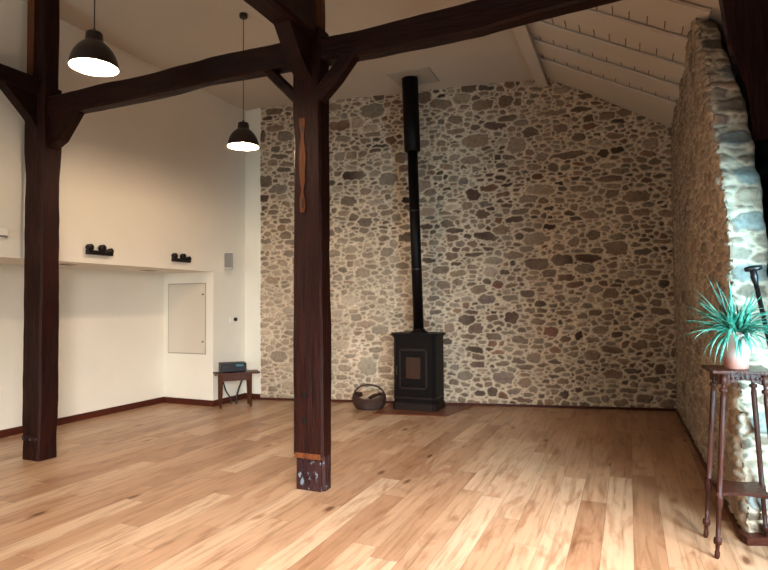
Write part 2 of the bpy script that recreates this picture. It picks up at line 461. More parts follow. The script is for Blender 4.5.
# back stone wall
A0 = np.array([-5.47, 7.602]); ED = np.array([.9759, .2183]); NN = np.array([.2183, -.9759])
SPECIAL = """3.76,4.20,0.177,0.061,d 4.83,3.70,0.293,0.052,d 3.47,3.99,0.209,0.092,m 3.57,4.53,0.149,0.077,m 3.37,4.81,0.120,0.077,d 3.92,4.57,0.117,0.091,m 4.60,4.34,0.241,0.045,m 4.97,4.36,0.168,0.044,d 5.59,4.28,0.109,0.058,m 5.52,4.16,0.109,0.037,d 5.37,3.32,0.177,0.051,d 4.06,3.89,0.131,0.121,l 3.42,3.17,0.104,0.091,d 4.33,2.10,0.171,0.089,d 4.69,2.15,0.154,0.081,d 5.06,2.17,0.193,0.066,d 5.01,2.02,0.138,0.073,g 5.44,2.31,0.163,0.101,m 3.99,2.23,0.145,0.060,m 3.60,2.54,0.192,0.060,d 4.03,2.77,0.145,0.045,d 3.55,2.87,0.104,0.076,m 3.83,2.62,0.131,0.075,m 4.33,2.47,0.185,0.089,l 4.74,1.90,0.126,0.051,r 4.87,1.79,0.139,0.044,r 4.24,1.42,0.086,0.044,m 3.30,1.28,0.119,0.075,d 4.52,2.65,0.099,0.044,d 5.73,3.04,0.188,0.087,m 6.01,0.58,0.092,0.070,d 4.56,0.66,0.098,0.036,k 5.37,0.50,0.135,0.057,m 3.84,0.42,0.145,0.089,g 5.79,0.16,0.119,0.056,d 3.67,0.21,0.073,0.059,d 4.68,0.39,0.098,0.044,m 4.12,0.10,0.157,0.037,d 3.17,0.74,0.090,0.045,k 3.27,0.44,0.119,0.060,g 1.86,4.56,0.192,0.127,g 1.34,4.36,0.196,0.080,r 1.62,4.38,0.113,0.080,l 1.57,3.55,0.194,0.071,d 2.13,3.47,0.158,0.094,g 2.00,3.99,0.143,0.032,k 2.33,3.79,0.110,0.078,m 2.37,3.62,0.094,0.062,r 1.86,4.19,0.144,0.040,m 0.23,4.67,0.154,0.058,m 0.25,4.39,0.154,0.057,m 0.04,4.28,0.052,0.099,d 0.09,3.52,0.103,0.098,d 0.32,3.92,0.153,0.041,d 0.40,3.70,0.136,0.041,d 0.42,4.25,0.136,0.082,g 1.96,4.77,0.080,0.063,d 1.24,4.67,0.115,0.064,m 2.15,4.08,0.095,0.055,r 1.90,3.11,0.143,0.047,l 1.74,3.29,0.096,0.055,m 1.52,3.87,0.097,0.064,m 0.30,3.39,0.136,0.081,g 0.06,3.25,0.069,0.065,d 0.42,2.63,0.102,0.065,d 0.31,0.70,0.135,0.096,d 0.21,0.18,0.085,0.048,d 1.76,0.56,0.143,0.139,g 1.64,0.11,0.096,0.062,g 3.16,0.72,0.075,0.045,d 3.61,4.79,0.134,0.046,k 2.93,4.59,0.183,0.078,m 3.16,4.33,0.121,0.062,m 3.38,3.70,0.150,0.061,m 4.40,3.20,0.200,0.074,l 5.10,2.80,0.138,0.058,m 4.08,0.98,0.129,0.059,m 5.21,1.13,0.123,0.058,m 5.74,0.92,0.107,0.071,m 3.50,1.73,0.118,0.060,m 2.91,2.04,0.137,0.061,m 1.49,1.59,0.145,0.078,l 1.49,2.38,0.129,0.063,l 1.97,1.12,0.126,0.077,g 1.33,0.89,0.146,0.063,l 3.14,2.64,0.136,0.046,d"""
RES = .0125
hb, cb = masonry(6.30, 5.0, RES, SPECIAL, seed=3, light=lambda u, v: .6 * np.clip((3.6 - u) / 2.5, 0, 1) * np.clip((3.2 - v) / 1.6, 0, 1))  # stone faces blended paler towards the lower left
nv, nu = hb.shape
gu, gv = np.meshgrid(np.arange(nu) * RES, np.arange(nv) * RES)
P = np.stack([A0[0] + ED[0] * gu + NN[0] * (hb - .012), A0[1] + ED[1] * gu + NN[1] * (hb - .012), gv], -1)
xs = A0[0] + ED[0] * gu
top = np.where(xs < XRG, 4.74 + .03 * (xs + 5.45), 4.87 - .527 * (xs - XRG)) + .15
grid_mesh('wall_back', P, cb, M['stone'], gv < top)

# right stone wall with rough raking end
YE_Z = [(0, 4.31), (.37, 4.32), (.54, 4.40), (.72, 4.30), (.9, 4.36), (1.23, 4.34), (1.40, 4.38), (1.62, 4.43), (1.95, 4.42), (2.2, 4.47), (2.39, 4.54), (2.8, 4.75), (3.0, 4.80), (3.23, 4.89), (3.5, 5.08), (3.7, 5.25), (4.05, 5.50), (4.3, 5.6)]
def y_end(z): return np.interp(z, [a for a, b in YE_Z], [b for a, b in YE_Z])
def x_wall(y, z): return .604 + (8.96 - y) * .013 - .027 * z * np.clip((9 - y) / 4.5, 0, 1)
R2 = .011
hr, cr = masonry(5.3, 4.2, R2, '', seed=21, light=.42, mortar=(.40, .31, .225))
hj, cj = masonry(.6, 4.2, R2, ' '.join('%.2f,%.2f,.115,.066,%s' % (.28 + .03 * ((i * 7) % 3 - 1), z, k) for i, (z, k) in enumerate([(.25, 'c'), (.75, 'b'), (1.3, 'l'), (1.72, 'b'), (2.08, 'c'), (2.42, 'c'), (2.72, 'b'), (3.0, 'd'), (3.3, 'c'), (3.62, 'k'), (3.9, 'd')])), seed=33, light=.3)
zz = np.arange(0, 4.12, R2)
s_w = np.arange(0, 4.95, R2)                         # along the wall from the end towards the back corner
s_r = np.concatenate([np.arange(.42, .26, -.02), np.arange(.26, 0, -R2)])                         # reveal, from the panel to the arris
rowsP = []; rowsC = []; keep = []
for z in zz:
    ye = float(y_end(z)) + .012 * math.sin(z * 23) + .010 * math.sin(z * 51 + 1)
    zr = np.full_like(s_r, z)
    hh = samp(hj, s_r + .12, zr, R2); cc = samp(cj, s_r + .12, zr, R2)
    x0 = x_wall(ye, z)
    rad = np.clip(1 - s_r / .05, 0, 1)**2 * .025
    wz = float(np.interp(z, [0, 2.9, 3.25, 3.6, 4.1], [.25, .25, .20, .165, .15])) + .008 * math.sin(z * 17)
    pr = np.stack([x0 + s_r + rad * .3, ye + s_r * .30 + np.clip(s_r - wz, 0, 1) * 6.5 + np.clip(1 - np.abs(s_r - wz) / .04, 0, 1)**2 * .012 - hh * 1.3 * np.clip((wz + .02 - s_r) / .04, 0, 1) + rad, zr], -1)
    yy = ye + s_w
    hh2 = samp(hr, yy - 4.0, np.full_like(s_w, z), R2); cc2 = samp(cr, yy - 4.0, np.full_like(s_w, z), R2)
    rd = np.clip(1 - s_w / .06, 0, 1)**2 * .03
    pw = np.stack([x_wall(yy, z) - hh2 * 1.1 + rd, yy, np.full_like(s_w, z)], -1)
    rowsP.append(np.concatenate([pr, pw])); rowsC.append(np.concatenate([cc, cc2]))
    ok = np.concatenate([pr[:, 1], pw[:, 1]]) < 9.06
    xx = np.concatenate([pr[:, 0], pw[:, 0]]); keep.append(ok & (z < 4.87 - .527 * (xx - XRG) + .02))
grid_mesh('wall_right', np.array(rowsP), np.array(rowsC), M['stone'], np.array(keep))

# near part of the right wall, rear wall with two windows (behind the viewer)
bm = bmesh.new()
for y0, y1, z0, z1_ in ((-3.5, -2.2, 0, 4), (.3, .8, 0, 4), (-2.2, .3, 0, .2), (-2.2, .3, 2.6, 4)): box(bm, (.88, (y0 + y1) / 2, (z0 + z1_) / 2), (.44, y1 - y0, z1_ - z0))  # unseen side opening added here to let light onto the near floor
struct('wall_right_front', bm, M['plaster'])
bm = bmesh.new()
for x0, x1, z0, z1 in ((-6.9, -4.9, 0, 5), (-3.3, -2.6, 0, 5), (-.9, 1.1, 0, 5), (-4.9, -3.3, 0, .3), (-2.6, -.9, 0, .3), (-4.9, -3.3, 2.7, 5), (-2.6, -.9, 2.7, 5)):
    box(bm, ((x0 + x1) / 2, YR - .15, (z0 + z1) / 2), (x1 - x0, .3, z1 - z0))
struct('wall_front', bm, M['plaster'])

# ceiling
bm = bmesh.new()
def slab(x0, x1, y0, y1, th=.12):
    extrude_poly(bm, [(x0, y0, zc(x0) + .0), (x1, y0, zc(x1)), (x1, y0, zc(x1) + th), (x0, y0, zc(x0) + th)], (0, y1 - y0, 0))
extrude_poly(bm, [(-6.9, YR - .3, 4.70), (XRG, YR - .3, 4.871), (XRG, YR - .3, 5.0), (-6.9, YR - .3, 4.83)], (0, 9.3 - YR + .3, 0))
struct('ceiling', bm, M['ceiling'])
bm = bmesh.new()
z1 = 4.87 - .527 * (1.1 - XRG)
up = .03
extrude_poly(bm, [(XRG, YR - .3, 4.87 + up), (1.1, YR - .3, z1 + up), (1.1, YR - .3, z1 + .25), (XRG, YR - .3, 5.12)], (0, 9.3 - YR + .3, 0))
struct('ceiling_slope', bm, M['whitewash'])

# whitewashed rafters and the purlin
bm = bmesh.new()
box(bm, (XRG - .03, (YR + 8.56) / 2, 4.80), (.15, 8.56 - YR, .138), bevel=.008)
tag(obj('purlin', bm, M['whitewash']), 'whitewashed purlin where the flat ceiling meets the sloping boards', 'beam')
sl = Vector((1.0, 0, -.527)).normalized()
def rafter(y, w=.40, dep=.025):
    b = bmesh.new()
    a = Vector((XRG + .045, y, 4.87 - .527 * .045)); L = 1.93
    nrm = Vector((.527, 0, 1)).normalized()
    e = a + sl * L
    # slightly wavy whitewashed rafter
    pts = []
    n = 14
    for i in range(n + 1):
        p = a.lerp(e, i / n); dz = .006 * math.sin(i * 1.3 + y * 5)
        pts.append((p, dz))
    lo = [[b.verts.new(p + Vector((0, s * w / 2 + dz, 0)) + nrm * (t * dep - .012)) for p, dz in pts] for s, t in ((-1, 0), (1, 0), (1, 1), (-1, 1))]
    for k in range(4):
        r0, r1 = lo[k], lo[(k + 1) % 4]
        for i in range(n): b.faces.new((r0[i], r0[i + 1], r1[i + 1], r1[i]))
    b.faces.new([lo[k][0] for k in range(4)]); b.faces.new([lo[k][-1] for k in range(4)][::-1])
    return b
raf_lab = ['whitewashed rafter nearest the back stone wall', 'second whitewashed rafter from the back stone wall', 'third whitewashed rafter from the back stone wall', 'fourth whitewashed rafter from the back stone wall', 'whitewashed rafter nearest the top edge of the picture', 'whitewashed rafter out of sight above the tie beam']
RY = [8.18, 7.40, 6.80, 6.14, 5.50, 4.90]
for i, y in enumerate(RY[:5]):
    tag(obj('rafter', rafter(y, .74 if i == 0 else .38), M['whitewash']), raf_lab[i], 'rafter', 'whitewashed rafters of the sloping ceiling')
# board joints between rafters: narrow battens / gaps across the slope
bm = bmesh.new()
k = 0
for y0, y1 in [(b + .19, a - (.37 if a > 8 else .19)) for a, b in zip(RY, RY[1:])]:
    for s in np.arange(.10 + .06 * (k % 3), 1.85, .17):
        p = Vector((XRG, 0, 4.87 + up)) + sl * float(s + random.uniform(-.012, .012))
        Mr = Matrix.Rotation(math.atan(.527), 4, 'Y')
        box(bm, (p.x, (y0 + y1) / 2, p.z - .001), (.008, y1 - y0 - .01, .010), rot=Mr)
    k += 1
struct('trim_ceiling_joints', bm, M['joint'])

# skirting
bm = bmesh.new(); box(bm, (XN + .009, (YR + YE) / 2, .045), (.018, YE - YR, .09), bevel=.003); struct('baseboard_left', bm, M['skirting'])
bm = bmesh.new(); box(bm, ((XN + XL) / 2 + .009, YE - .009, .045), (XL - XN, .018, .09), bevel=.003)
box(bm, (XL + .009, (YE + YB) / 2 - .009, .045), (.018, YB - YE + .018, .09), bevel=.003)
box(bm, (-5.62, YB - .009, .045), (.30, .018, .09), bevel=.003); struct('baseboard_corner', bm, M['skirting'])
bm = bmesh.new(); c = A0 + ED * 3.11 + NN * .012; box(bm, (c[0], c[1], .018), (6.22, .024, .036), rz=math.atan2(ED[1], ED[0]), bevel=.003); struct('baseboard_back', bm, M['skirting'])
bm = bmesh.new(); extrude_poly(bm, [(.604 - .03, 8.92, 0), (.604, 8.92, 0), (.604, 8.92, .04), (.574, 8.92, .04)], (.06, -4.62, 0))
extrude_poly(bm, [(.63, 4.30, 0), (.66, 4.225, 0), (.90, 4.32, 0), (.90, 4.42, 0)], (0, 0, .05)); struct('baseboard_right', bm, M['skirting'])

# window in the right wall beside the viewer, dark door leaf beyond it
wt = bmesh.new()
for y in (1.0, 2.0, 3.0, 4.03): box(wt, (1.05, y, 1.6), (.06, .07, 3.2))
for z in (.04, 1.6, 3.16): box(wt, (1.05, 2.5, z), (.055, 3.1, .08))
wf = struct('window_1', wt, M['dark_panel'])
gl = mat('window_glass', (1, 1, 1), .02); t = NT(gl)
tr = t.n('ShaderNodeBsdfTransparent'); gs = t.n('ShaderNodeBsdfGlossy'); gs.inputs['Roughness'].default_value = .02
mx = t.n('ShaderNodeMixShader'); mx.inputs[0].default_value = .06; t.l(tr.outputs[0], mx.inputs[1]); t.l(gs.outputs[0], mx.inputs[2])
t.l(mx.outputs[0], t.t.nodes['Material Output'].inputs['Surface'])
bm = bmesh.new(); box(bm, (1.05, 2.5, 1.6), (.008, 3.0, 3.1)); obj('pane', bm, gl, wf)
bm = bmesh.new(); box(bm, (1.05, 2.4, 3.65), (.10, 3.6, .95)); struct('trim_window_head', bm, M['dark_panel'])
bm = bmesh.new()
box(bm, (1.05, 5.60, 2.0), (.05, 3.05, 4.0), bevel=.004)
for y in (4.15, 5.0, 5.9, 6.8): box(bm, (1.02, y, 2.0), (.016, .09, 3.96), bevel=.003)
struct('door_1', bm, M['dark_panel'])
bm = bmesh.new()
extrude_poly(bm, [(x, 4.86, z) for x, z in ((.655, 4.03), (.69, 3.77), (.71, 3.60), (.74, 3.43), (.79, 3.25), (.835, 3.10), (.850, 2.90), (.86, 2.72), (1.1, 2.72), (1.1, 3.83), (.76, 4.02))], (0, .12, 0))
struct('trim_window_brace', bm, M['dark_panel'])

# ------------------------------------------------------------------ timber frame
def post(name, cx, cy, sx, sy, z1, label, seed):
    t = thing(name, label, 'post', (cx, cy, 0))
    return t
# left post
p = post('timber_post', -5.495, 3.90, .25, .19, 0, 'dark-stained old timber post at the left, in front of the white niche', 1)
bm = bmesh.new(); hewn(bm, [((0, 0, .0), .128, .098), ((0, 0, .28), .130, .100), ((0, 0, .36), .135, .104), ((0, 0, 2.8), .132, .10), ((0, 0, 3.2), .150, .105), ((0, 0, 3.76), .150, .105)], (1, 0, 0), 1, .007); obj('shaft', bm, M['timber_v'], p)
bm = bmesh.new(); hewn(bm, [((0, 0, 3.72), .118, .088), ((0, 0, 4.72), .118, .088)], (1, 0, 0), 2, .004); obj('upper_shaft', bm, M['timber_v'], p)
bm = bmesh.new(); box(bm, (-.075, -.094, 4.22), (.10, .012, .92), bevel=.004); obj('facing_board', bm, M['timber_new'], p, label='orange-brown board on the upper post')
bm = bmesh.new(); tube(bm, [(-.12, -.04, 3.17), (-.185, -.04, 3.17)], .014, 8); obj('peg', bm, M['black'], p)
bm = bmesh.new(); hewn(bm, [((-.005, -.103, .20), .10, .006), ((-.005, -.103, .245), .10, .006)], (1, 0, 0), 4, .001, .03); obj('base_strap', bm, M['timber_base'], p)
# centre post
p2 = post('timber_post', -2.455, 4.15, .26, .16, 0, 'dark-stained old timber post in the middle of the room with a notched foot', 3)
bm = bmesh.new(); hewn(bm, [((-.006, 0, .29), .143, .086), ((-.005, 0, 1.5), .140, .086), ((-.005, 0, 3.0), .130, .086), ((-.01, 0, 3.20), .135, .090), ((-.01, 0, 3.86), .135, .090)], (1, 0, 0), 5, .005); obj('shaft', bm, M['timber_v'], p2)
bm = bmesh.new()
hewn(bm, [((0, .016, 0), .138, .068), ((0, .016, .30), .136, .068)], (1, 0, 0), 6, .005, .03)
box(bm, (-.088, -.060, .125), (.055, .028, .25), bevel=.006); box(bm, (.085, -.060, .125), (.06, .028, .25), bevel=.006)
box(bm, (0, -.062, .05), (.13, .024, .10), bevel=.006); box(bm, (-.008, -.056, .16), (.035, .02, .15), bevel=.006)
foot = obj('foot', bm, M['timber_base'], p2, label='notched foot with pale paint traces')
bm = bmesh.new(); box(bm, (-.002, -.080, .285), (.245, .016, .045), bevel=.004); obj('foot_strip', bm, M['timber_new'], p2, label='pale brown wooden strip')
for z, x in ((.79, -.03), (.575, -.03)):
    bm = bmesh.new(); lathe(bm, [(.019, .004), (.026, .004), (.026, -.004), (.001, -.004)], 16, (x, -.091, z), M=Matrix.Rotation(PI / 2, 4, 'X')); obj('bolt_hole', bm, M['black'], p2)
bm = bmesh.new(); lathe(bm, [(.02, .003), (.026, .003), (.026, -.004), (.001, -.004)], 16, (-.012, -.077, .065), M=Matrix.Rotation(PI / 2, 4, 'X')); obj('bolt_hole', bm, M['black'], foot)
# waisted wooden repair inlay
bm = bmesh.new()
prof = [(3.19, .032), (3.12, .030), (3.04, .018), (2.98, .014), (2.90, .026), (2.75, .032), (2.60, .031), (2.48, .024), (2.39, .012), (2.34, .018), (2.28, .026), (2.20, .025), (2.14, .020)]
prof = [(2.31 + (z - 2.14) * .757, w) for z, w in prof]
L_ = [(-.040 - w, -.089, z) for z, w in prof] + [(-.043 + w + .004 * math.sin(z * 30), -.089, z) for z, w in reversed(prof)]
extrude_poly(bm, L_, (0, -.007, 0)); inl = obj('repair_inlay', bm, M['timber_new'], p2, label='long waisted orange-brown wooden inlay')
bm = bmesh.new(); box(bm, (-.038, -.0975, 3.01), (.013, .003, .05), bevel=.001); obj('mortise_hole', bm, M['black'], inl)
bm = bmesh.new(); box(bm, (-.034, -.0975, 2.385), (.018, .003, .08), bevel=.001); obj('mortise_hole', bm, M['black'], inl)
bm = bmesh.new(); hewn(bm, [((-.012, .0, 3.84), .108, .075), ((-.012, .0, 4.83), .108, .075)], (1, 0, 0), 8, .004); obj('upper_shaft', bm, M['timber_new'], p2, label='orange-brown upper length of the post')

def solo(name, stations, side, m, label, cat, seed, wob=.007):
    b = bmesh.new(); hewn(b, stations, side, seed, wob); return tag(obj(name, b, m), label, cat)
# tie beams (left bay and right bay)
solo('tie_beam', [((-5.36, 3.90, 3.55), .07, .105), ((-4.3, 3.99, 3.60), .07, .105), ((-3.4, 4.06, 3.665), .07, .11), ((-2.565, 4.13, 3.69), .07, .11)], (0, 1, 0), M['timber_x'],
     'dark hewn tie beam running between the two timber posts', 'beam', 11)
solo('tie_beam', [((-2.325, 4.15, 3.68), .075, .10), ((-1.8, 4.15, 3.665), .075, .107), ((-1.0, 4.14, 3.68), .07, .118), ((-.5, 4.13, 3.735), .07, .135), ((0, 4.12, 3.79), .07, .17), ((.52, 4.12, 3.85), .07, .18)], (0, 1, 0), M['timber_x'],
     'dark hewn tie beam from the middle post to the right, out of the picture', 'beam', 12)
# long plates running towards the viewer
solo('wall_plate', [((-5.50, 3.80, 3.75), .09, .085), ((-5.50, 1.0, 3.75), .09, .085)], (1, 0, 0), M['timber_y'], 'dark timber leaving the left post towards the viewer at the left picture edge', 'beam', 13)
solo('wall_plate', [((-2.47, 4.06, 3.93), .115, .15), ((-2.47, 1.0, 3.93), .115, .15)], (1, 0, 0), M['timber_y'], 'dark timber leaving the top of the middle post towards the viewer', 'beam', 14)

def knee(name, a, b, side, w, h, m, label, seed, bow=.0):
    a, b = Vector(a), Vector(b); mid = (a + b) / 2 + Vector((0, 0, bow))
    bmx = bmesh.new(); hewn(bmx, [(a, w, h), (mid, w, h), (b, w, h)], side, seed, .005, .04); return tag(obj(name, bmx, m), label, 'brace')
knee('knee_brace', (-2.56, 4.13, 3.28), (-2.90, 4.12, 3.62), (0, 1, 0), .06, .045, M['timber_x'], 'short dark brace under the beam, left side of the middle post', 21)
knee('knee_brace', (-2.36, 4.09, 3.27), (-2.03, 4.12, 3.63), (0, 1, 0), .06, .06, M['timber_x'], 'short dark brace under the beam, right side of the middle post', 22, -.02)
bm = bmesh.new(); extrude_poly(bm, [(-5.37, 3.86, 3.12), (-5.20, 3.86, 3.20), (-4.99, 3.87, 3.455), (-4.99, 3.87, 3.50), (-5.37, 3.86, 3.50)], (0, .10, 0))
tag(obj('knee_brace', bm, M['timber_x']), 'solid triangular dark brace between left post and tie beam', 'brace')
bm = bmesh.new(); extrude_poly(bm, [(-5.56, 3.81, 3.30), (-5.56, 3.73, 3.42), (-5.56, 3.45, 3.69), (-5.56, 3.81, 3.69)], (.12, 0, 0))
tag(obj('knee_brace', bm, M['timber_y']), 'dark brace on the left post pointing towards the viewer', 'brace')
bm = bmesh.new(); extrude_poly(bm, [(-2.56, 4.075, 3.42), (-2.56, 3.90, 3.56), (-2.56, 3.72, 3.79), (-2.56, 4.075, 3.80)], (.15, 0, 0))
tag(obj('knee_brace', bm, M['timber_y']), 'dark brace atop the middle post pointing towards the viewer', 'brace')

# ------------------------------------------------------------------ pendant lamps
def dome_profile(t=0.0):
    pts = [(.225, 0), (.222, .012)]
    for i in range(1, 13):
        a = i / 12 * PI / 2 * .92
        pts.append((.225 * math.cos(a)**.85 * .99 - t, .012 + .195 * math.sin(a)))
    return pts
def pendant(x, y, zr, ztop, label, rose):
    t = thing('pendant_lamp', label, 'lamp', (x, y, zr), 0, 'black dome pendant lamps')
    bm = bmesh.new()
    K = .8
    pr = [(r_ * K * .96, z_ * K * 1.16) for r_, z_ in [(.225, 0), (.2255, .010), (.222, .03), (.212, .065), (.195, .105), (.170, .142), (.138, .175), (.108, .198), (.088, .212), (.082, .222), (.078, .275), (.070, .288), (.012, .292)]]
    lathe(bm, pr, 40); obj('shade', bm, M['lamp_out'], t, True)
    bm = bmesh.new(); lathe(bm, [(r - .004 if r > .02 else .001, z - .004 + (.005 if i == 0 else 0)) for i, (r, z) in enumerate(pr)], 40); obj('reflector', bm, M['lamp_in'], t, True, label='white inside of the shade')
    bm = bmesh.new(); lathe(bm, [(.001, .040), (.020, .044), (.031, .058), (.034, .074), (.028, .096), (.016, .115), (.013, .14), (.001, .14)], 20); obj('bulb', bm, M['glow'], t, True)
    bm = bmesh.new(); tube(bm, [(0, 0, .125), (0, 0, .262)], .018, 12); obj('socket', bm, M['lamp_in'], t)
    bm = bmesh.new(); tube(bm, [(0, 0, .268), (0, 0, .30)], [.014, .006], 12); obj('cord_grip', bm, M['lamp_out'], t)
    bm = bmesh.new(); tube(bm, [(0, 0, .29), (0, 0, ztop - zr)], .0042, 6); obj('cord', bm, M['lamp_out'], t)
    if rose:
        bm = bmesh.new(); lathe(bm, [(.045, ztop - zr + .004), (.045, ztop - zr - .035), (.035, ztop - zr - .045), (.004, ztop - zr - .047)], 24); obj('ceiling_rose', bm, M['lamp_out'], t)
    return t
LAMPS = [(-3.665, 2.995, 3.33, 'black dome pendant lamp beside the left timber post, larger in view', True),
         (-3.905, 5.106, 3.29, 'black dome pendant lamp near the back stone wall, smaller in view', True)]
for x, y, z, lab, r in LAMPS:
    pendant(x, y, z, 4.74 + .03 * (x + 5.45), lab, r)

# ------------------------------------------------------------------ wood stove, pipe, hearth
st = thing('wood_stove', 'tall black steel wood-burning stove against the back stone wall', 'stove', (-2.84, 7.60, .009))
def octo(bm, w, y0, y1, z0, z1, ch):
    pl = [(-w / 2, y1, z0), (-w / 2, y0 + ch, z0), (-w / 2 + ch, y0, z0), (w / 2 - ch, y0, z0), (w / 2, y0 + ch, z0), (w / 2, y1, z0)]
    extrude_poly(bm, pl, (0, 0, z1 - z0))
bm = bmesh.new(); octo(bm, .635, 0, .42, .10, 1.045, .045); obj('body', bm, M['stove'], st)
bm = bmesh.new(); octo(bm, .665, -.02, .43, .0, .075, .05); octo(bm, .65, -.01, .425, .075, .10, .048); octo(bm, .65, -.015, .425, .165, .185, .048); obj('plinth', bm, M['stove_edge'], st)
bm = bmesh.new(); octo(bm, .655, -.012, .425, 1.04, 1.06, .048); octo(bm, .695, -.032, .44, 1.06, 1.095, .055); obj('top_plate', bm, M['stove'], st)
bm = bmesh.new()
for s in (-1, 1): box(bm, (s * .20, -.012, .585), (.03, .022, .58), bevel=.004)
for z in (.31, .86): box(bm, (0, -.012, z), (.43, .022, .03), bevel=.004)
dr = obj('door', bm, M['stove_edge'], st)
bm = bmesh.new()
for s in (-1, 1): box(bm, (s * .150, -.014, .605), (.075, .02, .46), bevel=.003)
for z in (.405, .80): box(bm, (0, -.0135, z), (.373, .02, .09), bevel=.003)
obj('door_frame', bm, M['stove'], dr)
bm = bmesh.new(); box(bm, (0, -.006, .605), (.24, .008, .32)); obj('glass', bm, M['stove_glass'], dr, label='dark brownish fire glass')
bm = bmesh.new(); tube(bm, [(-.235, -.02, .50), (-.235, -.05, .50), (-.235, -.05, .62), (-.235, -.02, .62)], .008, 8); obj('handle', bm, M['stove_edge'], dr)
bm = bmesh.new(); box(bm, (0, -.006, .235), (.40, .014, .06), bevel=.003); obj('ash_drawer', bm, M['stove'], st)
bm = bmesh.new(); lathe(bm, [(.13, 1.093), (.13, 1.11), (.095, 1.125), (.09, 1.15)], 28, (0.0, .25, 0)); obj('flue_collar', bm, M['stove'], st, True)
fp = thing('stove_pipe', 'long black flue pipe rising from the stove to the ceiling', 'pipe', (-2.86, 7.85, 1.12))
bm = bmesh.new(); tube(bm, [(0.015, 0, 0), (-.0, -.17, 2.66)], .076, 24); obj('lower_pipe', bm, M['stove'], fp, True)
bm = bmesh.new(); tube(bm, [(0, -.168, 2.62), (0, -.169, 2.64), (-.005, -.235, 3.68)], [.10, .118, .118], 28); obj('upper_pipe', bm, M['stove'], fp, True, label='wider insulated upper pipe')
for z in (.9, 1.75):
    bm = bmesh.new(); lathe(bm, [(.078, z), (.081, z + .004), (.081, z + .02), (.078, z + .024)], 24, (.015 - .015 * z / 2.66, -.17 * z / 2.66, 0)); obj('pipe_collar', bm, M['stove_edge'], fp)
bm = bmesh.new(); extrude_poly(bm, [(-3.12, 7.34, 4.797), (-2.50, 7.40, 4.814), (-2.52, 7.94, 4.814), (-3.10, 7.86, 4.797)], (0, 0, .02))
tag(obj('ceiling_plate', bm, M['plate']), 'pale square ceiling plate around the top of the flue pipe', 'plate')
M['hearth'] = timber_mat('hearth_plate', (.12, .038, .020), (.19, .065, .032), 'X', .3)
bm = bmesh.new(); extrude_poly(bm, [(-3.30, 7.17, .001), (-2.30, 7.38, .001), (-2.14, 8.26, .001), (-3.35, 8.02, .001)], (0, 0, .008))
tag(obj('hearth_plate', bm, M['hearth']), 'reddish-brown floor plate under the black stove', 'hearth plate')

# ------------------------------------------------------------------ log basket
bk = thing('log_basket', 'dark oval wicker log basket on the floor left of the stove', 'basket', (-3.50, 7.52, 0), .21)
bm = bmesh.new()
prof = [(.16, .004), (.185, .02), (.215, .08), (.228, .15), (.222, .20), (.205, .225), (.190, .215), (.205, .15), (.19, .07), (.15, .03), (.001, .03)]
prof = [(r * 1.10, z * .92) for r, z in prof]
n = 44; rings = []
for r, z in prof:
    rg = []
    for k_ in range(n):
        a = 2 * PI * k_ / n
        zz_ = z * (1 + .18 * math.cos(a)**2 * (z / .22)) - (.045 * (z / .225) if math.sin(a) < -.3 else 0) * abs(math.sin(a))
        w_ = 1 + .012 * math.cos(k_ * 11)
        rg.append(bm.verts.new((r * math.cos(a) * w_ * 1.0, r * math.sin(a) * w_ * .74, zz_)))
    rings.append(rg)
for r0, r1 in zip(rings, rings[1:]):
    for k_ in range(n): bm.faces.new((r0[k_], r0[(k_ + 1) % n], r1[(k_ + 1) % n], r1[k_]))
bm.faces.new(rings[0][::-1])
obj('basket_bowl', bm, M['wicker'], bk, True)
bm = bmesh.new(); tube(bm, [(.225 * math.cos(a), 0, .20 + .15 * math.sin(a)) for a in np.linspace(0, PI, 18)], .013, 8); obj('handle', bm, M['wicker'], bk, True)
log_lab = ['split log with pale end lying frontmost in the wicker basket', 'split log at the left of the wicker basket', 'split log at the right of the wicker basket', 'split log lying highest at the back of the wicker basket']
for i, (x, y, z, rz, tz, L_) in enumerate([(-.02, -.02, .185, .5, .45, .22), (-.10, .02, .12, -.4, .1, .16), (.10, .0, .13, 1.0, .2, .15), (.0, .06, .215, .1, .12, .22)]):
    bm = bmesh.new()
    r_ = .042
    poly = [(-L_ / 2, r_ * math.cos(a) * (1 if a < PI else .5), r_ * math.sin(a) * (1 if a < PI else .35)) for a in np.linspace(0, 2 * PI, 11)[:-1]]
    extrude_poly(bm, poly, (L_, 0, 0))
    o = obj('log', bm, M['log'])
    o.location = Vector((-3.50, 7.52, 0)) + Matrix.Rotation(.21, 3, 'Z') @ Vector((x, y, z))
    o.rotation_euler = (0, -tz, rz + .21)
    tag(o, log_lab[i], 'log', 'split logs in the basket')

# ------------------------------------------------------------------ side table with amplifier
TA = math.radians(46)
tb = thing('side_table', 'small brown wooden side table in the corner by the skirting', 'table', (-5.475, 6.965, 0), TA)
bm = bmesh.new(); box(bm, (.02, -.01, .505), (.66, .28, .025), bevel=.005); obj('tabletop', bm, M['wood_table'], tb)
bm = bmesh.new()
box(bm, (0, -.115, .445), (.43, .018, .095)); box(bm, (0, .10, .445), (.43, .018, .095)); box(bm, (-.215, 0, .445), (.018, .23, .095)); box(bm, (.215, 0, .445), (.018, .23, .095))
obj('apron', bm, M['wood_table'], tb)
bm = bmesh.new(); box(bm, (0, -.127, .445), (.30, .008, .065), bevel=.002); obj('drawer', bm, M['wood_table'], tb)
for sx in (-1, 1):
    for sy in (-1, 1):
        bm = bmesh.new(); tube(bm, [(sx * .21, sy * .10, .49), (sx * .21, sy * .10, .40), (sx * .218, sy * .105, 0)], [.028, .027, .015], 4); obj('leg', bm, M['wood_table'], tb)
am = thing('amplifier', 'dark box amplifier with small teal highlight on the side table', 'amplifier', (-5.51, 6.95, .518), TA)
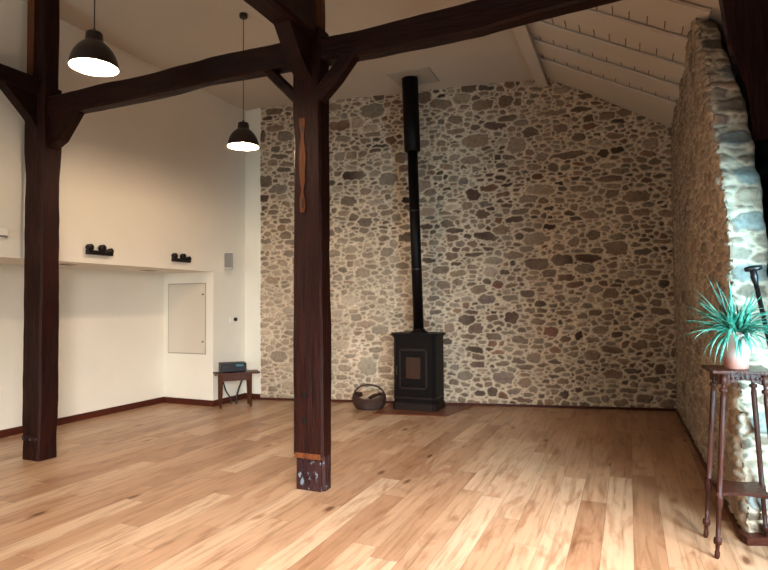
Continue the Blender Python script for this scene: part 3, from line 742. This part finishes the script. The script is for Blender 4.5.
bm = bmesh.new(); box(bm, (0, 0, .075), (.38, .24, .13), bevel=.008); obj('case', bm, M['amp'], am)
bm = bmesh.new(); box(bm, (.09, -.121, .105), (.11, .006, .03), bevel=.002); obj('front_highlight', bm, M['amp_highlight'], am, label='teal highlight')  # teal highlight on the case, put into the colour of a thin plate
for x in (-.14, -.09):
    bm = bmesh.new(); lathe(bm, [(.001, .012), (.014, .012), (.015, 0)], 14, (x, -.121, .075), M=Matrix.Rotation(PI / 2, 4, 'X')); obj('knob', bm, M['stove_edge'], am)
for sx in (-1, 1):
    for sy in (-1, 1):
        bm = bmesh.new(); box(bm, (sx * .16, sy * .09, .005), (.03, .03, .012)); obj('rubber_foot', bm, M['black'], am)
bm = bmesh.new()
def W_(x, y, z): return Vector((-5.50, 6.965, 0)) + Matrix.Rotation(TA, 3, 'Z') @ Vector((x, y, z))
tube(bm, [W_(-.14, .10, .36), W_(-.10, .11, .22), W_(-.04, .10, .12), W_(-.02, .06, .02)], .011, 7)
tag(obj('cable', bm, M['bottle']), 'black cable hanging under the side table, left strand', 'cable', 'cables under the side table')
bm = bmesh.new(); tube(bm, [W_(.15, .10, .40), W_(.10, .11, .26), W_(.06, .10, .14), W_(.05, .06, .02)], .014, 7)
tag(obj('cable', bm, M['bottle']), 'thicker black cable hanging under the side table, right strand', 'cable', 'cables under the side table')

# ------------------------------------------------------------------ things on the left wall
# access panel on the niche end wall
ap = thing('access_panel', 'pale flush cupboard door on the end wall of the niche', 'cupboard door', (-6.285, YE, 1.32))
bm = bmesh.new()
for s in (-1, 1): box(bm, (s * .367, -.004, 0), (.014, .008, 1.088))
for s in (-1, 1): box(bm, (0, -.004, s * .537), (.748, .008, .014))
obj('frame', bm, M['plate'], ap)
bm = bmesh.new(); box(bm, (0, -.005, 0), (.72, .010, 1.056), bevel=.002); dp = obj('door', bm, M['panel_paint'], ap)
for z in (.37, -.35):
    bm = bmesh.new(); tube(bm, [(.335, -.016, z), (.335, -.036, z)], [.012, .015], 12); obj('knob', bm, M['grille'], dp)

def wall_spot(y, z, s, lab):
    t = thing('wall_light', lab, 'wall light', (XL, y, z), 0, 'black wall lights above the niche')
    bm = bmesh.new(); box(bm, (.035, 0, -.03 * s), (.06, .34 * s, .05 * s), bevel=.008); obj('bracket', bm, M['black'], t)
    for yy, zz_, r_ in ((-.14, .025, .040), (.03, .030, .040)):
        bm = bmesh.new()
        Mx = Matrix.Rotation(PI / 2, 4, 'Y')
        lathe(bm, [(.001, -.03), (r_ * s * .9, -.03), (r_ * s, -.02), (r_ * s, .025), (r_ * s * .8, .03), (.001, .03)], 20, (.04, yy * s, zz_ * s), M=Mx); obj('lamp_head', bm, M['black'], t, True)
    bm = bmesh.new(); tube(bm, [(.04, .08 * s, -.02 * s), (.04, .13 * s, -.002 * s), (.04, .165 * s, .006 * s)], [.026 * s, .034 * s, .036 * s], 14); obj('nozzle', bm, M['black'], t)
    return t
wall_spot(4.79, 2.185, 1.0, 'black twin-headed wall light above the niche, next to the left post')
wall_spot(6.12, 2.185, .95, 'black twin-headed wall light above the niche, nearer the wall speaker')

sp_ = thing('wall_speaker', 'small white and grey loudspeaker mounted high on the white wall', 'speaker', (XL, 7.10, 2.20))
bm = bmesh.new(); tube(bm, [(0, 0, 0), (.05, 0, 0)], [.03, .018], 12); obj('bracket', bm, M['white_gloss'], sp_)
rz = math.radians(40)
Mrot = Matrix.Translation((.10, -.055, 0)) @ Matrix.Rotation(rz, 4, 'Z') @ Matrix.Rotation(-.10, 4, 'X')
bm = bmesh.new(); v = box(bm, (0, 0, 0), (.12, .17, .24), bevel=.01); bmesh.ops.transform(bm, matrix=Mrot, verts=bm.verts); obj('cabinet', bm, M['white_gloss'], sp_)
bm = bmesh.new(); box(bm, (0, -.088, 0), (.112, .012, .225), bevel=.005); box(bm, (.063, 0, 0), (.012, .16, .225), bevel=.005)
bmesh.ops.transform(bm, matrix=Mrot, verts=bm.verts); obj('grille', bm, M['grille'], sp_, label='grey front grille')

th = thing('thermostat', 'small white wall control beside a black button near the corner', 'thermostat', (XL, 7.29, 1.285))
bm = bmesh.new(); box(bm, (.008, -.045, 0), (.016, .08, .08), bevel=.004); obj('plate', bm, M['white_gloss'], th)
bm = bmesh.new(); lathe(bm, [(.001, .03), (.028, .03), (.030, .0)], 18, (.0, .05, .01), M=Matrix.Rotation(PI / 2, 4, 'Y')); obj('button', bm, M['black'], th, label='black round button')

bm = bmesh.new(); box(bm, (.02, 0, 0), (.04, .14, .10), bevel=.006)
el = thing('wall_box', 'white box on the upper wall at the left picture edge', 'wall box', (XL, 3.64, 2.27)); obj('cover', bm, M['white_gloss'], el)
bm = bmesh.new(); box(bm, (.042, 0, -.035), (.006, .12, .02)); obj('lower_strip', bm, M['grille'], el)

sg_lab = ['flat grille in the niche soffit, next to the left timber post', 'flat grille in the niche soffit, near the cupboard door']
for i, (x, y) in enumerate(((-6.13, 4.65), (-6.29, 6.06))):
    t = thing('soffit_grille', sg_lab[i], 'grille', (x, y, ZS), math.radians(0), 'soffit grilles')
    bm = bmesh.new(); box(bm, (0, 0, -.004), (.13, .22, .010), bevel=.002); obj('frame', bm, M['whitewash'], t)
    bm = bmesh.new()
    for k_ in range(5): box(bm, (-.04 + .02 * k_, 0, -.010), (.006, .18, .004))
    obj('slats', bm, M['grille'], t)

# ------------------------------------------------------------------ plant stand
ps = thing('plant_stand', 'tall dark wooden plant stand with splayed turned legs by the window reveal', 'plant stand', (.617, 4.12, 0), math.radians(4.4))
bm = bmesh.new(); box(bm, (0, 0, 1.115), (.35, .34, .020), bevel=.007); obj('top', bm, M['wood_stand'], ps)
bm = bmesh.new()
for rr in range(4):
    R4 = Matrix.Rotation(rr * PI / 2, 4, 'Z')
    poly = [(-.125, -.135, 1.103), (-.125, -.135, 1.040)] + [(x, -.135, 1.040 + .018 * math.cos(x / .125 * PI) * 1.0 + .012) for x in np.linspace(-.11, .11, 12)] + [(.125, -.135, 1.040), (.125, -.135, 1.103)]
    poly = [R4 @ Vector(p_) for p_ in poly]
    extrude_poly(bm, poly, R4 @ Vector((0, .014, 0)))
ap_ = obj('apron', bm, M['wood_stand'], ps)
bm = bmesh.new()
for k_ in range(8): 
    x = -.088 + k_ * .025
    lathe(bm, [(.001, .006), (.008, .004), (.010, 0)], 10, (x, -.137, 1.078), M=Matrix.Rotation(PI / 2, 4, 'X'))
obj('carved_beads', bm, M['wood_stand'], ap_)
for sx in (-1, 1):
    for sy in (-1, 1):
        bm = bmesh.new()
        top_ = Vector((sx * .105, sy * .128, 1.10)); bot = Vector((sx * .172, sy * .160, 0))
        zs = [(0, .020), (.05, .020), (.055, .013), (.075, .011), (.080, .024), (.095, .024), (.10, .013), (.13, .017), (.30, .0165), (.50, .016), (.655, .015), (.665, .021), (.68, .021), (.70, .022), (.72, .020), (.73, .014), (.80, .0135), (.885, .013), (.89, .022), (.905, .024), (.92, .022), (.925, .013), (.955, .011), (.965, .015), (.985, .015), (1.0, .009)]
        tube(bm, [top_.lerp(bot, a) for a, r_ in zs], [r_ for a, r_ in zs], 12); obj('leg', bm, M['wood_stand'], ps, True)
bm = bmesh.new()
pl_ = []
for rr in range(4):
    for x in np.linspace(-.5, .5, 9)[:-1]:
        y = -.5 + .16 * math.cos(x * PI)**1.0 * 1.0
        v_ = Matrix.Rotation(rr * PI / 2, 3, 'Z') @ Vector((x, y, 0))
        pl_.append((v_.x * .335, v_.y * .34, .375))
extrude_poly(bm, pl_, (0, 0, .018)); obj('shelf', bm, M['wood_stand'], ps)

# potted spider plant
PX, PY, PZ = .605, 4.10, 1.1255
pp = thing('potted_plant', 'green spider plant with long arching leaves in a pale pot on the stand', 'plant', (PX, PY, PZ))
bm = bmesh.new(); lathe(bm, [(.001, .0), (.060, .0), (.064, .006), (.078, .185), (.083, .195), (.085, .230), (.079, .232), (.076, .20), (.001, .198)], 32); obj('pot', bm, M['pot'], pp, True)
bm = bmesh.new(); lathe(bm, [(.001, .218), (.05, .216), (.076, .208)], 24); obj('soil', bm, M['soil'], pp, True)
bm = bmesh.new()
def leaf(bm, base, az, el, L, droop, w, twist=0):
    n = 12; p = Vector(base); d = Vector((math.cos(az) * math.cos(el), math.sin(az) * math.cos(el), math.sin(el)))
    side = Vector((-math.sin(az), math.cos(az), 0)); prev = None; upv = None
    for i in range(n + 1):
        f = i / n; ww = w * (math.sin(PI * min(1, f * .92 + .12))**.7) * (1 - f**3) + .0006
        nr = side.cross(d).normalized()
        s2 = (side * math.cos(twist * f) + nr * math.sin(twist * f))
        a = bm.verts.new(p - s2 * ww + nr * ww * .35); m_ = bm.verts.new(p); b = bm.verts.new(p + s2 * ww + nr * ww * .35)
        if prev:
            bm.faces.new((prev[0], prev[1], m_, a)); bm.faces.new((prev[1], prev[2], b, m_))
        prev = (a, m_, b)
        d = (d + Vector((0, 0, -1)) * droop / n * (.4 + 1.4 * f)).normalized(); p = p + d * L / n
rl = random.Random(5)
for i in range(135):
    az = rl.uniform(0, 2 * PI)
    el = rl.choice([rl.uniform(.9, 1.45), rl.uniform(.5, 1.1), rl.uniform(.2, .7)])
    leaf(bm, (rl.uniform(-.035, .035), rl.uniform(-.035, .035), .215), az, el, rl.uniform(.17, .33), rl.uniform(.2, 2.0), rl.uniform(.0065, .012), rl.uniform(-1, 1))
for az, el, L, dr in ((2.9, .75, .33, .5), (3.2, .55, .31, .7), (3.35, .35, .32, 1.0), (2.7, 1.2, .40, .15), (3.0, 1.3, .36, .1), (1.9, 1.4, .40, .05), (3.6, .9, .32, .6), (0.1, .5, .34, .9), (-.3, .4, .33, 1.4), (-.6, .3, .30, 2.0), (3.3, .2, .27, 2.6), (-1.2, .2, .26, 2.8), (3.9, .25, .30, 3.4), (4.0, .2, .28, 3.8), (-.9, .3, .24, 3.0), (3.1, 1.0, .36, .3), (2.9, .95, .34, .4), (-1.3, .5, .30, 3.2), (-1.7, .4, .28, 3.6), (-2.1, .3, .30, 3.0), (-1.5, .1, .24, 4.0), (-1.0, .5, .30, 2.6), (-2.4, .5, .32, 3.2), (-1.9, .7, .34, 3.0), (-.7, .6, .32, 2.4)):
    leaf(bm, (0, 0, .215), az, el, L, dr, .0115, .4)
fo = obj('foliage', bm, M['leaf'], pp, True)
sd = fo.modifiers.new('thick', 'SOLIDIFY'); sd.thickness = .0012

# iron bar with cross handle leaning against the reveal
ib = thing('iron_bar', 'black iron bar with a short cross handle leaning on the lit reveal', 'iron bar', (.973, 3.95, 0))
a_, b_2 = Vector((-.252, .25, 1.746)), Vector((0, 0, .0))
bm = bmesh.new(); tube(bm, [a_, a_.lerp(b_2, .5), b_2], .014, 10); obj('shaft', bm, M['black'], ib, True)
bm = bmesh.new(); tube(bm, [a_ + Vector((-.045, 0, -.004)), a_ + Vector((-.02, 0, .0)), a_ + Vector((.02, 0, .004)), a_ + Vector((.05, 0, .012))], [.013, .019, .019, .013], 10); obj('cross_handle', bm, M['black'], ib, True)
bm = bmesh.new(); tube(bm, [a_.lerp(b_2, .0) + Vector((0, 0, .02)), a_.lerp(b_2, .03), a_.lerp(b_2, .06)], [.016, .022, .014], 10); obj('collar', bm, M['black'], ib, True)

# ------------------------------------------------------------------ light
w = bpy.data.worlds.new('sky'); bpy.context.scene.world = w; w.use_nodes = True
bg = w.node_tree.nodes['Background']; bg.inputs[0].default_value = (.55, .78, 1.0, 1); bg.inputs[1].default_value = .7

def area(name, loc, target, sx, sy, power, col, spread=180):
    l = bpy.data.lights.new(name, 'AREA'); l.shape = 'RECTANGLE'; l.size = sx; l.size_y = sy; l.energy = power; l.color = col; l.spread = math.radians(spread)
    o = link(bpy.data.objects.new(name, l)); o.location = loc
    d = Vector(target) - Vector(loc); o.rotation_euler = d.to_track_quat('-Z', 'Y').to_euler(); return o
area('window_and_fill_light', (1.42, 3.2, 1.35), (.75, 4.35, 1.3), .5, 1.9, 66, (.40, .80, 1.0), 75)
area('window_and_fill_light', (1.5, 2.3, 1.9), (-.2, 3.5, 0), 1.2, 1.6, 75, (.86, .94, 1.0), 60)
area('window_and_fill_light', (1.4, -.95, 2.1), (-1.1, 2.35, 0), 2.4, 2.0, 430, (1.0, .95, .90), 66)  # added fill through the unseen side opening, brightens the near floor
area('window_and_fill_light', (-1.75, YR - .5, 1.6), (-1.75, 3, .6), 1.7, 2.3, 14, (1.0, .88, .76))
area('window_and_fill_light', (-4.1, YR - .5, 1.6), (-5.6, 4.5, 3.4), 1.6, 2.3, 75, (.80, 1.0, .93), 110)
for x, y, z, lab, r in LAMPS:
    l = bpy.data.lights.new('lamp_light', 'POINT'); l.energy = 84; l.color = (1, .74, .50); l.shadow_soft_size = .04
    o = link(bpy.data.objects.new('lamp_light', l)); o.location = (x, y, z + .018)

# ------------------------------------------------------------------ camera
yaw, pitch, roll = .408537, .030727, -.006368
f = Vector((-math.sin(yaw) * math.cos(pitch), math.cos(yaw) * math.cos(pitch), math.sin(pitch)))
r = Vector((math.cos(yaw), math.sin(yaw), 0)); u = r.cross(f)
r2 = r * math.cos(roll) + u * math.sin(roll); u2 = -r * math.sin(roll) + u * math.cos(roll)
cam = bpy.data.cameras.new('camera'); co_ = link(bpy.data.objects.new('camera', cam))
cam.sensor_width = 36; cam.lens = 36 * 565.2 / 768
Mc = Matrix((r2, u2, -f)).transposed().to_4x4(); Mc.translation = (0, 0, 1.55); co_.matrix_world = Mc
bpy.context.scene.camera = co_
vs = bpy.context.scene.view_settings
vs.view_transform = 'Standard'; vs.look = 'None'; vs.gamma = 1; vs.use_curve_mapping = False; vs.exposure = -0.15
